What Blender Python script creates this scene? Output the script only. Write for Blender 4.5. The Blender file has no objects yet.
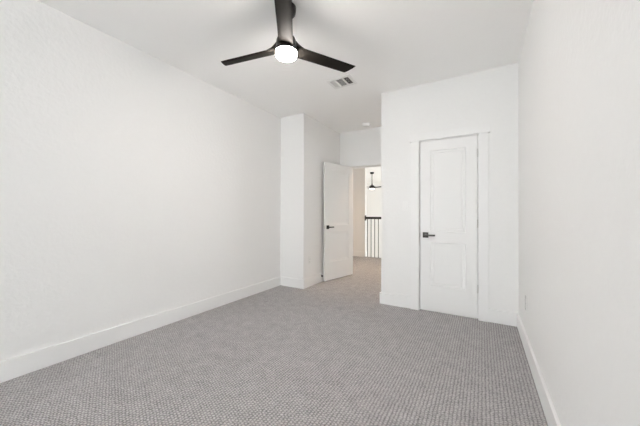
import bpy, bmesh, math, random
from math import sin, cos, pi, radians
from mathutils import Vector, Matrix

C = bpy.context.scene.collection
SC = bpy.context.scene

# ------------------------------------------------------------------ camera
CAM_H = 1.15
F_PX, YAW, PITCH, ROLL = 275.2469, 0.5314, 0.0055, 0.0022
_F0 = Vector((-sin(YAW), cos(YAW), 0)); _R0 = Vector((cos(YAW), sin(YAW), 0)); _U0 = Vector((0, 0, 1))
_F = _F0*cos(PITCH) + _U0*sin(PITCH); _U = _U0*cos(PITCH) - _F0*sin(PITCH)
_R = _R0*cos(ROLL) + _U*sin(ROLL); _U2 = _U*cos(ROLL) - _R0*sin(ROLL)
cam_data = bpy.data.cameras.new('camera'); cam = bpy.data.objects.new('camera', cam_data); C.objects.link(cam)
cam_data.sensor_fit = 'HORIZONTAL'; cam_data.sensor_width = 36; cam_data.lens = F_PX/640*36
cam_data.clip_start = 0.02; cam_data.clip_end = 200
cam.matrix_world = Matrix(((_R.x, _U2.x, -_F.x, 0), (_R.y, _U2.y, -_F.y, 0), (_R.z, _U2.z, -_F.z, CAM_H), (0, 0, 0, 1)))
SC.camera = cam

# ------------------------------------------------------------------ sky, view, sampling
SC.view_settings.view_transform = 'Standard'
try: SC.view_settings.look = 'None'
except Exception: pass
SC.view_settings.gamma = 1; SC.view_settings.use_curve_mapping = False
SC.view_settings.exposure = 0.20
world = bpy.data.worlds.new('daylight'); SC.world = world; world.use_nodes = True
bgn = world.node_tree.nodes['Background']
bgn.inputs[0].default_value = (0.90, 0.965, 1.0, 1); bgn.inputs[1].default_value = 13.0
cy = SC.cycles
cy.max_bounces = 24; cy.diffuse_bounces = 20; cy.glossy_bounces = 6; cy.transparent_max_bounces = 12
cy.caustics_reflective = False; cy.caustics_refractive = False
cy.use_denoising = True; cy.use_adaptive_sampling = False; cy.sample_clamp_indirect = 8

FAN_LAMP, ADDED_HALL_LAMP = 182.0, 255.0

def portal(name, loc, rot, sx, sy):
    l = bpy.data.lights.new(name, 'AREA'); l.shape = 'RECTANGLE'; l.size = sx; l.size_y = sy
    l.cycles.is_portal = True
    o = bpy.data.objects.new(name, l); o.location = loc; o.rotation_euler = rot; C.objects.link(o)

# ------------------------------------------------------------------ measures
XL, XR = -2.833, 0.3276            # left and right wall
YC, XC = 3.4872, -1.1261           # closet wall and its outer corner
YH, XH = 3.5479, -2.38             # boxed-out corner beside the entry
YD = 4.81                          # wall with the entry doorway
YR = -4.6                          # window wall behind the camera
H = 2.7286
T = 0.12
EX0, EX1, EZ = -2.172, -1.372, 2.05   # entry opening
CX0, CX1, CZ = -0.6478, -0.0373, 2.034  # closet opening
YB = 7.06                          # landing edge / hall end wall
XB = -2.733
YV = 13.0                          # far wall of the tall living room

# ------------------------------------------------------------------ materials
def new_mat(name):
    m = bpy.data.materials.new(name); m.use_nodes = True
    nt = m.node_tree; return m, nt, nt.nodes['Principled BSDF']

def simple(name, col, rough=0.5, metal=0.0, spec=0.5, noise=0.0, scale=60.0, bump=0.0):
    m, nt, b = new_mat(name)
    b.inputs['Base Color'].default_value = (*col, 1)
    b.inputs['Roughness'].default_value = rough
    b.inputs['Metallic'].default_value = metal
    b.inputs['Specular IOR Level'].default_value = spec
    tc = nt.nodes.new('ShaderNodeTexCoord'); n = nt.nodes.new('ShaderNodeTexNoise')
    n.inputs['Scale'].default_value = scale; n.inputs['Detail'].default_value = 3
    nt.links.new(tc.outputs['Object'], n.inputs['Vector'])
    if noise:
        mx = nt.nodes.new('ShaderNodeMix'); mx.data_type = 'RGBA'
        mx.inputs[6].default_value = (*[c*(1-noise) for c in col], 1); mx.inputs[7].default_value = (*[min(1, c*(1+noise)) for c in col], 1)
        nt.links.new(n.outputs['Fac'], mx.inputs[0]); nt.links.new(mx.outputs[2], b.inputs['Base Color'])
    if bump:
        bp = nt.nodes.new('ShaderNodeBump'); bp.inputs['Strength'].default_value = bump; bp.inputs['Distance'].default_value = 0.002
        nt.links.new(n.outputs['Fac'], bp.inputs['Height']); nt.links.new(bp.outputs['Normal'], b.inputs['Normal'])
    return m

M_wall = simple('wall_paint', (0.872, 0.869, 0.862), 0.75, spec=0.25, noise=0.012, scale=38, bump=1.0)
M_ceil = simple('ceiling_paint', (0.945, 0.942, 0.934), 0.85, spec=0.15, noise=0.01, scale=60, bump=0.2)
M_trim = simple('trim_paint', (0.878, 0.876, 0.872), 0.42, spec=0.4, noise=0.004)
M_door = simple('door_paint', (0.876, 0.873, 0.867), 0.45, spec=0.4, noise=0.004)
M_bronze = simple('dark_bronze', (0.022, 0.018, 0.018), 0.32, 0.6, noise=0.1)
M_blade = simple('blade_finish', (0.018, 0.016, 0.014), 0.5, 0.0, 0.035, noise=0.15, scale=25)
M_black = simple('black_metal', (0.016, 0.015, 0.015), 0.4, 0.3, noise=0.08)
M_lever = simple('dark_pewter', (0.085, 0.080, 0.075), 0.35, 0.7, noise=0.08)
M_nickel = simple('satin_nickel', (0.72, 0.71, 0.69), 0.35, 0.6, noise=0.04)
M_plastic = simple('white_plastic', (0.93, 0.93, 0.92), 0.25, noise=0.003)
M_slot = simple('dark_slot', (0.05, 0.05, 0.05), 0.6, noise=0.05)
M_duct = simple('duct_shade', (0.02, 0.02, 0.02), 0.7, noise=0.1)
M_vent = simple('vent_enamel', (0.82, 0.82, 0.81), 0.4, noise=0.004)
M_wood = simple('oak_floor', (0.52, 0.42, 0.31), 0.4, noise=0.15, scale=6)
M_rubber = simple('black_rubber', (0.012, 0.012, 0.012), 0.6, noise=0.05)

def emit(name, col, s):
    m, nt, b = new_mat(name)
    b.inputs['Base Color'].default_value = (0.9, 0.9, 0.88, 1)
    b.inputs['Emission Color'].default_value = (*col, 1); b.inputs['Emission Strength'].default_value = s
    return m
M_lens = emit('lit_opal_lens', (1.0, 0.93, 0.87), FAN_LAMP)
M_far_lens = emit('lit_far_lens', (1.0, 0.93, 0.87), 3.0)
M_hall = emit('added_hall_lens', (1.0, 0.74, 0.50), ADDED_HALL_LAMP)  # lens of the added, unseen hall lamp

def glass():
    m = bpy.data.materials.new('window_glass'); m.use_nodes = True; nt = m.node_tree
    nt.nodes.remove(nt.nodes['Principled BSDF'])
    tr = nt.nodes.new('ShaderNodeBsdfTransparent'); tr.inputs[0].default_value = (0.98, 0.982, 0.98, 1)
    gl = nt.nodes.new('ShaderNodeBsdfGlossy'); gl.inputs['Roughness'].default_value = 0.02
    mx = nt.nodes.new('ShaderNodeMixShader'); mx.inputs[0].default_value = 0.05
    nt.links.new(tr.outputs[0], mx.inputs[1]); nt.links.new(gl.outputs[0], mx.inputs[2])
    nt.links.new(mx.outputs[0], nt.nodes['Material Output'].inputs[0]); return m
M_glass = glass()

def carpet():
    m, nt, b = new_mat('loop_carpet'); N, L = nt.nodes.new, nt.links.new
    tc = N('ShaderNodeTexCoord')
    wob = N('ShaderNodeTexNoise'); wob.inputs['Scale'].default_value = 30; wob.inputs['Detail'].default_value = 2
    L(tc.outputs['Object'], wob.inputs['Vector'])
    sub = N('ShaderNodeVectorMath'); sub.operation = 'SUBTRACT'; L(wob.outputs['Color'], sub.inputs[0]); sub.inputs[1].default_value = (.5, .5, .5)
    scl = N('ShaderNodeVectorMath'); scl.operation = 'SCALE'; L(sub.outputs[0], scl.inputs[0]); scl.inputs['Scale'].default_value = 0.016
    add = N('ShaderNodeVectorMath'); L(tc.outputs['Object'], add.inputs[0]); L(scl.outputs[0], add.inputs[1])
    sep = N('ShaderNodeSeparateXYZ'); L(add.outputs[0], sep.inputs[0])
    def math_(op, a, bv=None):
        n = N('ShaderNodeMath'); n.operation = op
        for i, v in enumerate((a, bv)):
            if v is None: continue
            if isinstance(v, (int, float)): n.inputs[i].default_value = v
            else: L(v, n.inputs[i])
        return n.outputs[0]
    PX, PY = 0.0205, 0.0170
    u = math_('DIVIDE', sep.outputs[0], PX); row = math_('FLOOR', u)
    half = math_('MULTIPLY', math_('FLOORED_MODULO', row, 2.0), 0.5)
    v = math_('ADD', math_('DIVIDE', sep.outputs[1], PY), half)
    su = math_('ABSOLUTE', math_('SINE', math_('MULTIPLY', u, pi)))
    sv = math_('ABSOLUTE', math_('SINE', math_('MULTIPLY', v, pi)))
    hgt = math_('POWER', math_('MULTIPLY', su, sv), 0.6)
    fine = N('ShaderNodeTexNoise'); fine.inputs['Scale'].default_value = 420; fine.inputs['Detail'].default_value = 2
    L(tc.outputs['Object'], fine.inputs['Vector'])
    h2 = math_('ADD', hgt, math_('MULTIPLY', fine.outputs['Fac'], 0.5))
    bp = N('ShaderNodeBump'); bp.inputs['Strength'].default_value = 0.9; bp.inputs['Distance'].default_value = 0.006
    L(h2, bp.inputs['Height']); L(bp.outputs['Normal'], b.inputs['Normal'])
    # grey yarn fleck, with shade painted into the gaps between loops
    big = N('ShaderNodeTexNoise'); big.inputs['Scale'].default_value = 11; big.inputs['Detail'].default_value = 5
    L(tc.outputs['Object'], big.inputs['Vector'])
    tuft = N('ShaderNodeTexNoise'); tuft.inputs['Scale'].default_value = 75; tuft.inputs['Detail'].default_value = 2
    L(tc.outputs['Object'], tuft.inputs['Vector'])
    f = math_('ADD', math_('MULTIPLY', big.outputs['Fac'], 0.22), math_('ADD', math_('MULTIPLY', tuft.outputs['Fac'], 0.60), math_('MULTIPLY', hgt, 0.42)))
    cr = N('ShaderNodeValToRGB'); L(f, cr.inputs[0])
    cr.color_ramp.elements[0].position = 0.40; cr.color_ramp.elements[0].color = (0.225, 0.217, 0.219, 1)
    cr.color_ramp.elements[1].position = 0.90; cr.color_ramp.elements[1].color = (0.68, 0.652, 0.652, 1)
    L(cr.outputs[0], b.inputs['Base Color'])
    b.inputs['Roughness'].default_value = 0.95; b.inputs['Specular IOR Level'].default_value = 0.1
    return m
M_carpet = carpet()

# ------------------------------------------------------------------ mesh helpers
def box(bm, x0, x1, y0, y1, z0, z1, bev=0.0):
    r = bmesh.ops.create_cube(bm, size=1)
    vs = r['verts']
    for v in vs:
        v.co = Vector(((x0+x1)/2 + v.co.x*(x1-x0), (y0+y1)/2 + v.co.y*(y1-y0), (z0+z1)/2 + v.co.z*(z1-z0)))
    if bev:
        es = list({e for v in vs for e in v.link_edges})
        bmesh.ops.bevel(bm, geom=es, offset=bev, segments=2, affect='EDGES', profile=0.5)
    return vs

def lathe(bm, prof, seg=40, center=(0, 0)):
    rings = []
    for r, z in prof:
        if r < 1e-5: rings.append([bm.verts.new((center[0], center[1], z))])
        else: rings.append([bm.verts.new((center[0]+r*cos(2*pi*k/seg), center[1]+r*sin(2*pi*k/seg), z)) for k in range(seg)])
    for a, b in zip(rings, rings[1:]):
        for k in range(seg):
            k2 = (k+1) % seg
            if len(a) == 1 and len(b) == 1: continue
            if len(a) == 1: bm.faces.new((a[0], b[k2], b[k]))
            elif len(b) == 1: bm.faces.new((a[k], a[k2], b[0]))
            else: bm.faces.new((a[k], a[k2], b[k2], b[k]))

def rod(bm, p, q, r, seg=16):
    p, q = Vector(p), Vector(q); d = q-p
    rot = d.to_track_quat('Z', 'Y').to_matrix().to_4x4()
    bmesh.ops.create_cone(bm, cap_ends=True, segments=seg, radius1=r, radius2=r, depth=d.length, matrix=Matrix.Translation((p+q)/2) @ rot)

def obj(name, bm, mat, parent=None, smooth=False):
    bmesh.ops.recalc_face_normals(bm, faces=bm.faces[:])
    me = bpy.data.meshes.new(name); bm.to_mesh(me); bm.free()
    me.materials.append(mat)
    if smooth:
        for p in me.polygons: p.use_smooth = True
        try: me.set_sharp_from_angle(angle=radians(38))
        except Exception: pass
    o = bpy.data.objects.new(name, me); C.objects.link(o)
    if parent: o.parent = parent
    return o

def struct(name, boxes, mat, bev=0.0, parent=None):
    bm = bmesh.new()
    for b in boxes: box(bm, *b, bev)
    o = obj(name, bm, mat, parent)
    if not parent: o['kind'] = 'structure'
    return o

def thing(name, label, cat, loc=(0, 0, 0), rot=(0, 0, 0), group=None):
    o = bpy.data.objects.new(name, None); C.objects.link(o); o.location = loc; o.rotation_euler = rot
    o.empty_display_size = 0.05
    o['label'] = label; o['category'] = cat
    if group: o['group'] = group
    return o

# ------------------------------------------------------------------ the setting: shell
XFAR0, XFAR1 = -8.0, 0.6
struct('floor', [(-4.6, 1.0, YR-0.2, YB, -0.25, 0.0)], M_carpet)
struct('floor_lower', [(XFAR0, XFAR1, YB, YV, -3.1, -2.9)], M_wood)
struct('ceiling', [(XFAR0-.2, XFAR1+.5, YR-0.3, YV+.2, H, H+0.15)], M_ceil)
struct('wall_left', [(XL-T, XL, YR-T, YH, 0, H)], M_wall)
struct('wall_right', [(XR, XR+T, YR-T, YC, 0, H)], M_wall)
struct('wall_boxout', [(XL-T, XH, YH, YD, 0, H)], M_wall)
struct('wall_closet', [(XC, CX0, YC, YC+T, 0, H), (CX1, XR+T, YC, YC+T, 0, H), (CX0, CX1, YC, YC+T, CZ, H), (XC, XC+T, YC+T, YD, 0, H)], M_wall)
struct('wall_closet_inner', [(XC+T, XR+T, YD-0.10, YD, 0, H), (XR, XR+T, YC+T, YD-0.10, 0, H)], M_wall)
struct('wall_entry', [(-4.6, EX0, YD, YD+T, 0, H), (EX1, 1.0, YD, YD+T, 0, H), (EX0, EX1, YD, YD+T, EZ, H)], M_wall)
# window wall behind the camera, three wide lights
WX = [(-2.05, -1.50), (-1.46, -0.91), (-0.87, -0.32)]; WZ0, WZ1 = 0.55, 2.40
cols = [XL] + [v for w in WX for v in w] + [XR]
bx = [(XL, XR, YR-T, YR, 0, WZ0), (XL, XR, YR-T, YR, WZ1, H)]
for a, b in zip(cols[0::2], cols[1::2]): bx.append((a, b, YR-T, YR, WZ0, WZ1))
struct('wall_rear', bx, M_wall)
for i, (a, b) in enumerate(WX):
    fw = 0.04
    w = struct('window_%d' % (i+1), [(a, a+fw, YR-.09, YR-.03, WZ0, WZ1), (b-fw, b, YR-.09, YR-.03, WZ0, WZ1), (a+fw, b-fw, YR-.09, YR-.03, WZ0, WZ0+fw),
                                     (a+fw, b-fw, YR-.09, YR-.03, WZ1-fw, WZ1), (a+fw, b-fw, YR-.08, YR-.04, 1.43, 1.47)], M_trim)
    bm = bmesh.new(); box(bm, a+fw, b-fw, YR-.062, YR-.058, WZ0+fw, WZ1-fw); obj('glass_pane', bm, M_glass, w)
    portal('window_portal', ((a+b)/2, YR-T-.01, (WZ0+WZ1)/2), (radians(90), 0, pi), b-a, WZ1-WZ0)
# hall and the tall living room past the landing
struct('wall_hall', [(-4.6, XB, YB, YB+T, 0, H), (-4.72, -4.6, YD, YB+T, 0, H)], M_wall)
struct('wall_hall_right', [(1.0, 1.0+T, YD, YB+T, 0, H), (-0.3, 1.0+T, YB, YB+T, 0, H)], M_wall)
struct('wall_landing_front', [(XFAR0, XFAR1+T, YB-.02, YB+.02, -2.9, -0.25)], M_wall)
struct('wall_living_front', [(XFAR0, -4.72, YB, YB+T, -0.25, H)], M_wall)
struct('wall_living_far', [(XFAR0-T, XFAR1+T, YV, YV+T, -2.9, H)], M_wall)
struct('wall_living_left', [(XFAR0-T, XFAR0, YB, YV, -2.9, H)], M_wall)
LY0, LY1, LZ0, LZ1 = 9.0, 11.4, -0.8, 1.1
struct('wall_living_right', [(XFAR1, XFAR1+T, YB+.02, LY0, -2.9, H), (XFAR1, XFAR1+T, LY1, YV, -2.9, H), (XFAR1, XFAR1+T, LY0, LY1, -2.9, LZ0), (XFAR1, XFAR1+T, LY0, LY1, LZ1, H)], M_wall)
portal('living_portal', (XFAR1+T+.01, (LY0+LY1)/2, (LZ0+LZ1)/2), (0, radians(90), 0), LZ1-LZ0, LY1-LY0)

# baseboards
BT, BH = 0.017, 0.142
def baseboard(name, segs):
    bm = bmesh.new()
    for x0, x1, y0, y1 in segs: box(bm, x0, x1, y0, y1, 0.0, BH, 0.003)
    o = obj(name, bm, M_trim); o['kind'] = 'structure'
CW = 0.092                     # casing width
cl0, cl1 = CX0-0.005-CW, CX1+0.006+CW
baseboard('baseboard_left', [(XL, XL+BT, YR, YH)])
baseboard('baseboard_boxout', [(XL+BT, XH+BT, YH-BT, YH), (XH, XH+BT, YH, YD-BT)])
baseboard('baseboard_closet', [(XC-BT, cl0, YC-BT, YC), (cl1, XR-BT, YC-BT, YC), (XC-BT, XC, YC, YD-BT)])
baseboard('baseboard_right', [(XR-BT, XR, YR, YC)])
baseboard('baseboard_entry', [(XH+BT, EX0-.1, YD-BT, YD), (EX1+.1, XC-BT, YD-BT, YD)])
baseboard('baseboard_hall', [(-4.6, XB+BT, YB-BT, YB), (XB, XB+BT, YB, YB+T)])

# door casings and jambs
struct('trim_1', [(cl0, cl0+CW, YC-.028, YC, 0, CZ+.006), (cl1-CW, cl1, YC-.028, YC, 0, CZ+.006), (cl0-.018, cl1+.018, YC-.031, YC, CZ+.006, CZ+.006+.088)], M_trim, 0.0015)
struct('trim_2', [(CX0-.001, CX0+.0, YC, YC+T, 0, CZ), (CX0, CX0+.016, YC+.042, YC+.055, 0, CZ), (CX1-.016, CX1, YC+.042, YC+.055, 0, CZ), (CX0, CX1, YC+.042, YC+.055, CZ-.016, CZ)], M_trim)
struct('trim_3', [(EX0-CW, EX0-.004, YD-BT, YD, 0, EZ+.005), (EX1+.004, EX1+CW, YD-BT, YD, 0, EZ+.005), (EX0-CW-.018, EX1+CW+.018, YD-BT-.004, YD, EZ+.005, EZ+.093),
                  (EX0, EX0+.016, YD+.045, YD+T, 0, EZ), (EX1-.016, EX1, YD+.045, YD+T, 0, EZ), (EX0, EX1, YD+.045, YD+T, EZ-.016, EZ)], M_trim, 0.0015)
# landing edge trim
struct('trim_4', [(XB, -0.3, YB-.06, YB+.03, 0.0, 0.012)], M_carpet, 0.003)

# ------------------------------------------------------------------ doors
def leaf(bm, w, h, t, panels):
    """A leaf in the x-z plane, x 0..w, thickness y 0..t, both faces with stepped recessed panels."""
    def face_side(y, s):
        V = lambda x, z, d: bm.verts.new((x, y + s*d, z))
        xs = [0, panels[0][0], panels[0][1], w]
        zs = [0] + [v for p in panels for v in p[2:]] + [h]
        grid = {(i, j): V(x, z, 0) for i, x in enumerate(xs) for j, z in enumerate(zs)}
        for i in range(3):
            for j in range(len(zs)-1):
                q = [grid[(i, j)], grid[(i+1, j)], grid[(i+1, j+1)], grid[(i, j+1)]]
                if i == 1 and j % 2 == 1:
                    prev = q
                    x0, x1, z0, z1 = xs[1], xs[2], zs[j], zs[j+1]
                    for ins, dep in ((0.003, 0.005), (0.014, 0.007), (0.030, 0.007), (0.033, 0.011)):
                        nx = [V(x0+ins, z0+ins, dep), V(x1-ins, z0+ins, dep), V(x1-ins, z1-ins, dep), V(x0+ins, z1-ins, dep)]
                        for k in range(4): bm.faces.new((prev[k], prev[(k+1) % 4], nx[(k+1) % 4], nx[k]))
                        prev = nx
                    bm.faces.new(prev)
                else: bm.faces.new(q)
        n = len(zs)-1
        return ([grid[(i, 0)] for i in range(4)] + [grid[(3, j)] for j in range(1, n+1)] + [grid[(i, n)] for i in (2, 1, 0)] + [grid[(0, j)] for j in range(n-1, 0, -1)])
    a = face_side(0, 1); b = face_side(t, -1)
    for k in range(len(a)):
        k2 = (k+1) % len(a); bm.faces.new((a[k], a[k2], b[k2], b[k]))

def lever(parent, x, z, y, s, mat, dirx):
    """square rose and straight lever on the face at y, pointing out along s (+1/-1) in y; bar runs along dirx."""
    bm = bmesh.new()
    box(bm, x-.032, x+.032, min(y, y+s*.009), max(y, y+s*.009), z-.032, z+.032, 0.002)
    rod(bm, (x, y+s*.006, z), (x, y+s*.046, z), .011)
    xa, xb = sorted((x-dirx*.012, x+dirx*.112))
    ya, yb = sorted((y+s*.040, y+s*.053))
    box(bm, xa, xb, ya, yb, z-.010, z+.010, 0.004)
    return obj('lever_handle', bm, mat, parent, True)

LH = 2.022
# closet door: hinges on the right, room-side face at the wall plane
gap = 0.005
w1 = (CX1-CX0) - 2*gap
d1 = bpy.data.objects.new('door_1', None)
bm = bmesh.new(); leaf(bm, w1, LH, .035, [(0.115, w1-.115, .30, .815), (0.115, w1-.115, .94, LH-.118)])
d1 = obj('door_1', bm, M_door); d1.location = (CX0+gap, YC+.002, 0.008)
d1['kind'] = 'structure'
lever(d1, .062, .900, 0, -1, M_lever, 1)
bm = bmesh.new(); box(bm, -.0035, .0, .004, .020, .872, .928); obj('latch_plate', bm, M_lever, d1)
for z in (.328, 1.045, 1.825):
    bm = bmesh.new(); rod(bm, (w1+gap/2, -.004, z-.045), (w1+gap/2, -.004, z+.045), .0065); obj('hinge', bm, M_nickel, d1, True)
# entry door: hinged at the left jamb, swung back about 103 degrees into the room
w2 = 0.762
bm = bmesh.new(); leaf(bm, w2, LH+.01, .035, [(0.118, w2-.118, .31, .83), (0.118, w2-.118, .95, LH-.115)])
d2 = obj('door_2', bm, M_door)
ang = radians(13.5)
# local +x runs from the hinge to the latch edge; local -y faces the camera side
ex = Vector((-sin(ang), -cos(ang), 0)); ey = Vector((-cos(ang), sin(ang), 0))
d2.matrix_world = Matrix(((ex.x, ey.x, 0, -2.124), (ex.y, ey.y, 0, 4.829), (0, 0, 1, 0.014), (0, 0, 0, 1)))
d2['kind'] = 'structure'
lever(d2, w2-.066, .918, 0, -1, M_black, -1)
lever(d2, w2-.066, .918, .035, 1, M_black, -1)
bm = bmesh.new(); box(bm, w2-.001, w2+.0012, .006, .029, .89, .946); obj('latch_plate', bm, M_nickel, d2)
for z in (.25, 1.03, 1.80):
    bm = bmesh.new(); rod(bm, (-.004, .038, z-.045), (-.004, .038, z+.045), .0065); obj('hinge', bm, M_black, d2, True)

# ------------------------------------------------------------------ ceiling fan
def blade_mesh(R=0.640, chord=0.110):
    bm = bmesh.new(); n = 26; prev = None
    def sm(a, b, x):
        x = max(0, min(1, (x-a)/(b-a))); return x*x*(3-2*x)
    for i in range(n+1):
        t = i/n; r = 0.062 + (R-0.062)*(t**1.35)
        k = sm(0.06, 0.215, r)
        c = 0.112*(1-k) + chord*k
        zc = 0.034*r/R
        th = 0.0085 if r < R-.03 else 0.007
        pts = []
        for u, v in ((-.5, 0), (-.44, .5), (-.2, .75), (.2, .75), (.44, .5), (.5, 0), (.44, -.5), (.2, -.6), (-.2, -.6), (-.44, -.5)):
            cu = u*c; rr = r
            rr = r + .045*u*(r/R)**6
            if i == n and abs(u) > .4: rr -= .004
            p = radians(13)
            a = cu*cos(p) - v*th*sin(p); b = cu*sin(p) + v*th*cos(p)
            pts.append(bm.verts.new((rr, -a, zc + b)))     # +chord lies clockwise seen from above
        if prev:
            for k2 in range(len(pts)):
                q = (k2+1) % len(pts); bm.faces.new((prev[k2], prev[q], pts[q], pts[k2]))
        else: bm.faces.new(pts)
        prev = pts
    bm.faces.new(prev)
    return bm

def arm_mesh(R=0.64):
    # fairing that sweeps from the motor housing down onto the top of a blade root
    bm = bmesh.new(); n = 12; prev = None; p = radians(13)
    for i in range(n+1):
        t = i/n; r = 0.060 + 0.150*t
        top = 0.004 + 0.068*(1-t)**2.2; hw = 0.046 + 0.004*t; z0 = 0.034*r/R
        pts = []
        for a, b in ((-1, 0), (-.92, .6), (-.6, 1), (.6, 1), (.92, .6), (1, 0)):
            a, b = a*hw, b*top
            pts.append(bm.verts.new((r, -(a*cos(p) - 0*b), z0 + a*sin(p) + b)))
        if prev:
            for k in range(6): q = (k+1) % 6; bm.faces.new((prev[k], prev[q], pts[q], pts[k]))
        else: bm.faces.new(pts)
        prev = pts
    bm.faces.new(prev); return bm

def fan(label, loc, top, phase, lens=None, group=None):
    """origin at the underside of the lens; top = ceiling height above the origin"""
    t = thing('ceiling_fan', label, 'ceiling fan', loc, (0, 0, 0), group)
    bm = bmesh.new(); lathe(bm, [(0, 0), (.05, .001), (.066, .003), (.076, .010), (.080, .020), (.080, .041), (0, .041)]); obj('light_lens', bm, lens or M_lens, t, True)
    bm = bmesh.new(); lathe(bm, [(0, .041), (.083, .041), (.085, .044), (.085, .062), (.082, .066), (0, .060)]); obj('trim_ring', bm, M_bronze, t, True)
    bm = bmesh.new(); lathe(bm, [(0, .064), (.078, .064), (.077, .085), (.074, .130), (.066, .148), (.040, .160), (.022, .170), (.022, .215), (0, .215)]); obj('motor_housing', bm, M_bronze, t, True)
    bm = bmesh.new(); rod(bm, (0, 0, .17), (0, 0, top-.05), .0125, 20); obj('downrod', bm, M_bronze, t, True)
    bm = bmesh.new(); lathe(bm, [(0, top-.066), (.030, top-.066), (.058, top-.060), (.070, top-.045), (.074, top-.020), (.074, top), (0, top)]); obj('canopy', bm, M_bronze, t, True)
    for k in range(3):
        b = obj('blade', blade_mesh(), M_blade, t, True)
        b.location = (0, 0, .070); b.rotation_euler = (0, 0, radians(phase + 120*k))
        obj('blade_arm', arm_mesh(), M_bronze, b, True)
    return t
fz = 2.345
fan('black three-blade ceiling fan with lit round lens, hanging in the bedroom', (-1.285, 1.672, fz), H-fz, 65.0)
gz = 2.085
fan('small distant black ceiling fan on a long downrod, seen through the open doorway', (-3.53, 9.83, gz), H-gz, 2.0, M_far_lens)

# ------------------------------------------------------------------ ceiling vent
vx, vy = -1.435, 2.946
v = thing('ceiling_vent', 'white rectangular air vent with three louver banks on the ceiling beyond the fan', 'air vent', (vx, vy, H))
bm = bmesh.new()
hw, hd, iw, idp = .152, .120, .116, .084
for a in ((-hw, hw, -hd, -idp), (-hw, hw, idp, hd), (-hw, -iw, -idp, idp), (iw, hw, -idp, idp)): box(bm, *a, -.008, 0, .002)
for x in (-.0465, .0465): box(bm, x-.0095, x+.0095, -idp, idp, -.008, -.002)
obj('frame', bm, M_vent, v)
bm = bmesh.new(); box(bm, -iw, iw, -idp, idp, -.0015, -.0005); obj('duct_shade_panel', bm, M_duct, v)  # near-black sheet under the solid ceiling, paints the shade inside the duct
def slats(x0, x1, y0, y1, n, along, tilt):
    bm = bmesh.new()
    for k in range(n):
        f = (k+.5)/n; w = .0125; th = .001
        vs = box(bm, -1, 1, -.5*w, .5*w, -.5*th, .5*th)
        L_ = (y1-y0) if along == 'y' else (x1-x0)
        for q in vs:
            a, b, c = q.co; b2 = b*cos(tilt) - c*sin(tilt); c2 = b*sin(tilt) + c*cos(tilt)
            if along == 'y': q.co = Vector((x0+f*(x1-x0)+b2, (y0+y1)/2 + a*L_/2, -.0072 + c2))
            else: q.co = Vector(((x0+x1)/2 + a*L_/2, y0+f*(y1-y0)+b2, -.0072 + c2))
    o = obj('louver_bank', bm, M_vent, v)
slats(.056, iw, -idp, idp, 5, 'y', radians(-47))
slats(-.037, .037, -idp, idp, 12, 'x', radians(47))
slats(-iw, -.056, -idp, idp, 5, 'y', radians(42))

# ------------------------------------------------------------------ smoke detector
s = thing('smoke_detector', 'round white smoke detector on the ceiling just in front of the entry doorway wall', 'smoke detector', (-1.737, 4.55, H))
bm = bmesh.new(); lathe(bm, [(0, -.012), (.068, -.012), (.070, -.008), (.070, 0), (0, 0)]); obj('mounting_base', bm, M_plastic, s, True)
bm = bmesh.new(); lathe(bm, [(0, -.040), (.035, -.039), (.050, -.034), (.058, -.022), (.060, -.012), (0, -.012)]); obj('cover', bm, M_plastic, s, True)

# ------------------------------------------------------------------ switch, outlets
def plate_bm(w, h, t):
    bm = bmesh.new(); box(bm, -w/2, w/2, -t, 0, -h/2, h/2, .0018); return bm
s = thing('light_switch', 'white rocker light switch on the wall left of the closet door', 'light switch', (-.820, YC, 1.257))
obj('wall_plate', plate_bm(.072, .117, .006), M_plastic, s)
bm = bmesh.new(); vs = box(bm, -.0165, .0165, -.0095, -.005, -.033, .033, .001); 
for q in bm.verts:
    if q.co.y < -.007: q.co.y += q.co.z*.09
obj('rocker', bm, M_plastic, s)

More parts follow.
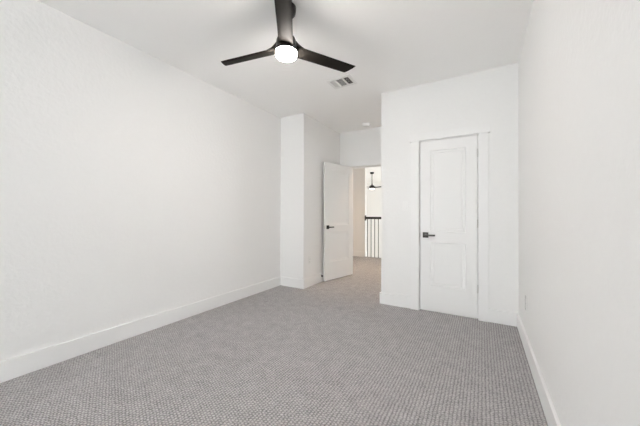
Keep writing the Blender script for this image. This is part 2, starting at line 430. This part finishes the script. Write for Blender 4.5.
def outlet(label, loc, rz):
    o = thing('electrical_outlet', label, 'electrical outlet', loc, (0, 0, rz), 'wall outlets')
    obj('wall_plate', plate_bm(.072, .117, .006), M_plastic, o)
    for z in (-.021, .021):
        bm = bmesh.new(); box(bm, -.0165, .0165, -.008, -.005, z-.0145, z+.0145, .001); r = obj('receptacle', bm, M_plastic, o)
        bm = bmesh.new()
        for x in (-.0065, .0065): box(bm, x-.0012, x+.0012, -.0084, -.0079, z-.002, z+.007)
        box(bm, -.002, .002, -.0084, -.0079, z-.010, z-.006)
        obj('slots', bm, M_slot, r)
outlet('white wall outlet left of the open entry door, low on the boxed-out corner', (XH, 3.715, .415), radians(90))
outlet('white wall outlet low on the right-hand wall near the closet corner', (XR, 2.93, .395), radians(-90))

# ------------------------------------------------------------------ door stop
ds = thing('door_stop', 'small black door stop on the baseboard behind the open entry door', 'door stop', (XH+BT, 4.078, .100), (0, 0, 0))
bm = bmesh.new(); rod(bm, (0, 0, 0), (.006, 0, 0), .013); obj('mounting_base', bm, M_black, ds, True)
bm = bmesh.new(); rod(bm, (.005, 0, 0), (.014, 0, 0), .006); obj('stem', bm, M_black, ds, True)
bm = bmesh.new(); rod(bm, (.013, 0, 0), (.024, 0, 0), .0105); obj('rubber_tip', bm, M_rubber, ds, True)

# ------------------------------------------------------------------ landing railing
rl = thing('stair_railing', 'black handrail with thin dark balusters along the landing, seen through the doorway', 'railing', (XB+BT, YB-.02, 0))
RX1 = -0.4-XB
bm = bmesh.new(); box(bm, .012, RX1, -.03, .03, 1.030, 1.092, .008); obj('handrail', bm, M_black, rl)
bm = bmesh.new(); box(bm, 0, .014, -.045, .045, .990, 1.130, .004); obj('wall_rosette', bm, M_black, rl)
x = .062
while x < RX1:
    bm = bmesh.new(); box(bm, x-.0075, x+.0075, -.0075, .0075, .012, 1.034); obj('baluster', bm, M_black, rl)
    x += .1015

# ------------------------------------------------------------------ unseen hall light, added to warm the hall and entry
hl = thing('added_hall_light', 'unseen white cylinder light added in the hall to warm the doorway area', 'ceiling light', (-1.85, 5.45, H))
bm = bmesh.new(); lathe(bm, [(.120, -.085), (.128, -.085), (.130, 0), (.120, 0), (.120, -.085)]); obj('housing', bm, M_plastic, hl, True)  # tube shaped to hold the added light off the hall walls
bm = bmesh.new(); lathe(bm, [(0, -.012), (.119, -.012), (.119, 0), (0, 0)]); obj('light_lens', bm, M_hall, hl, True)
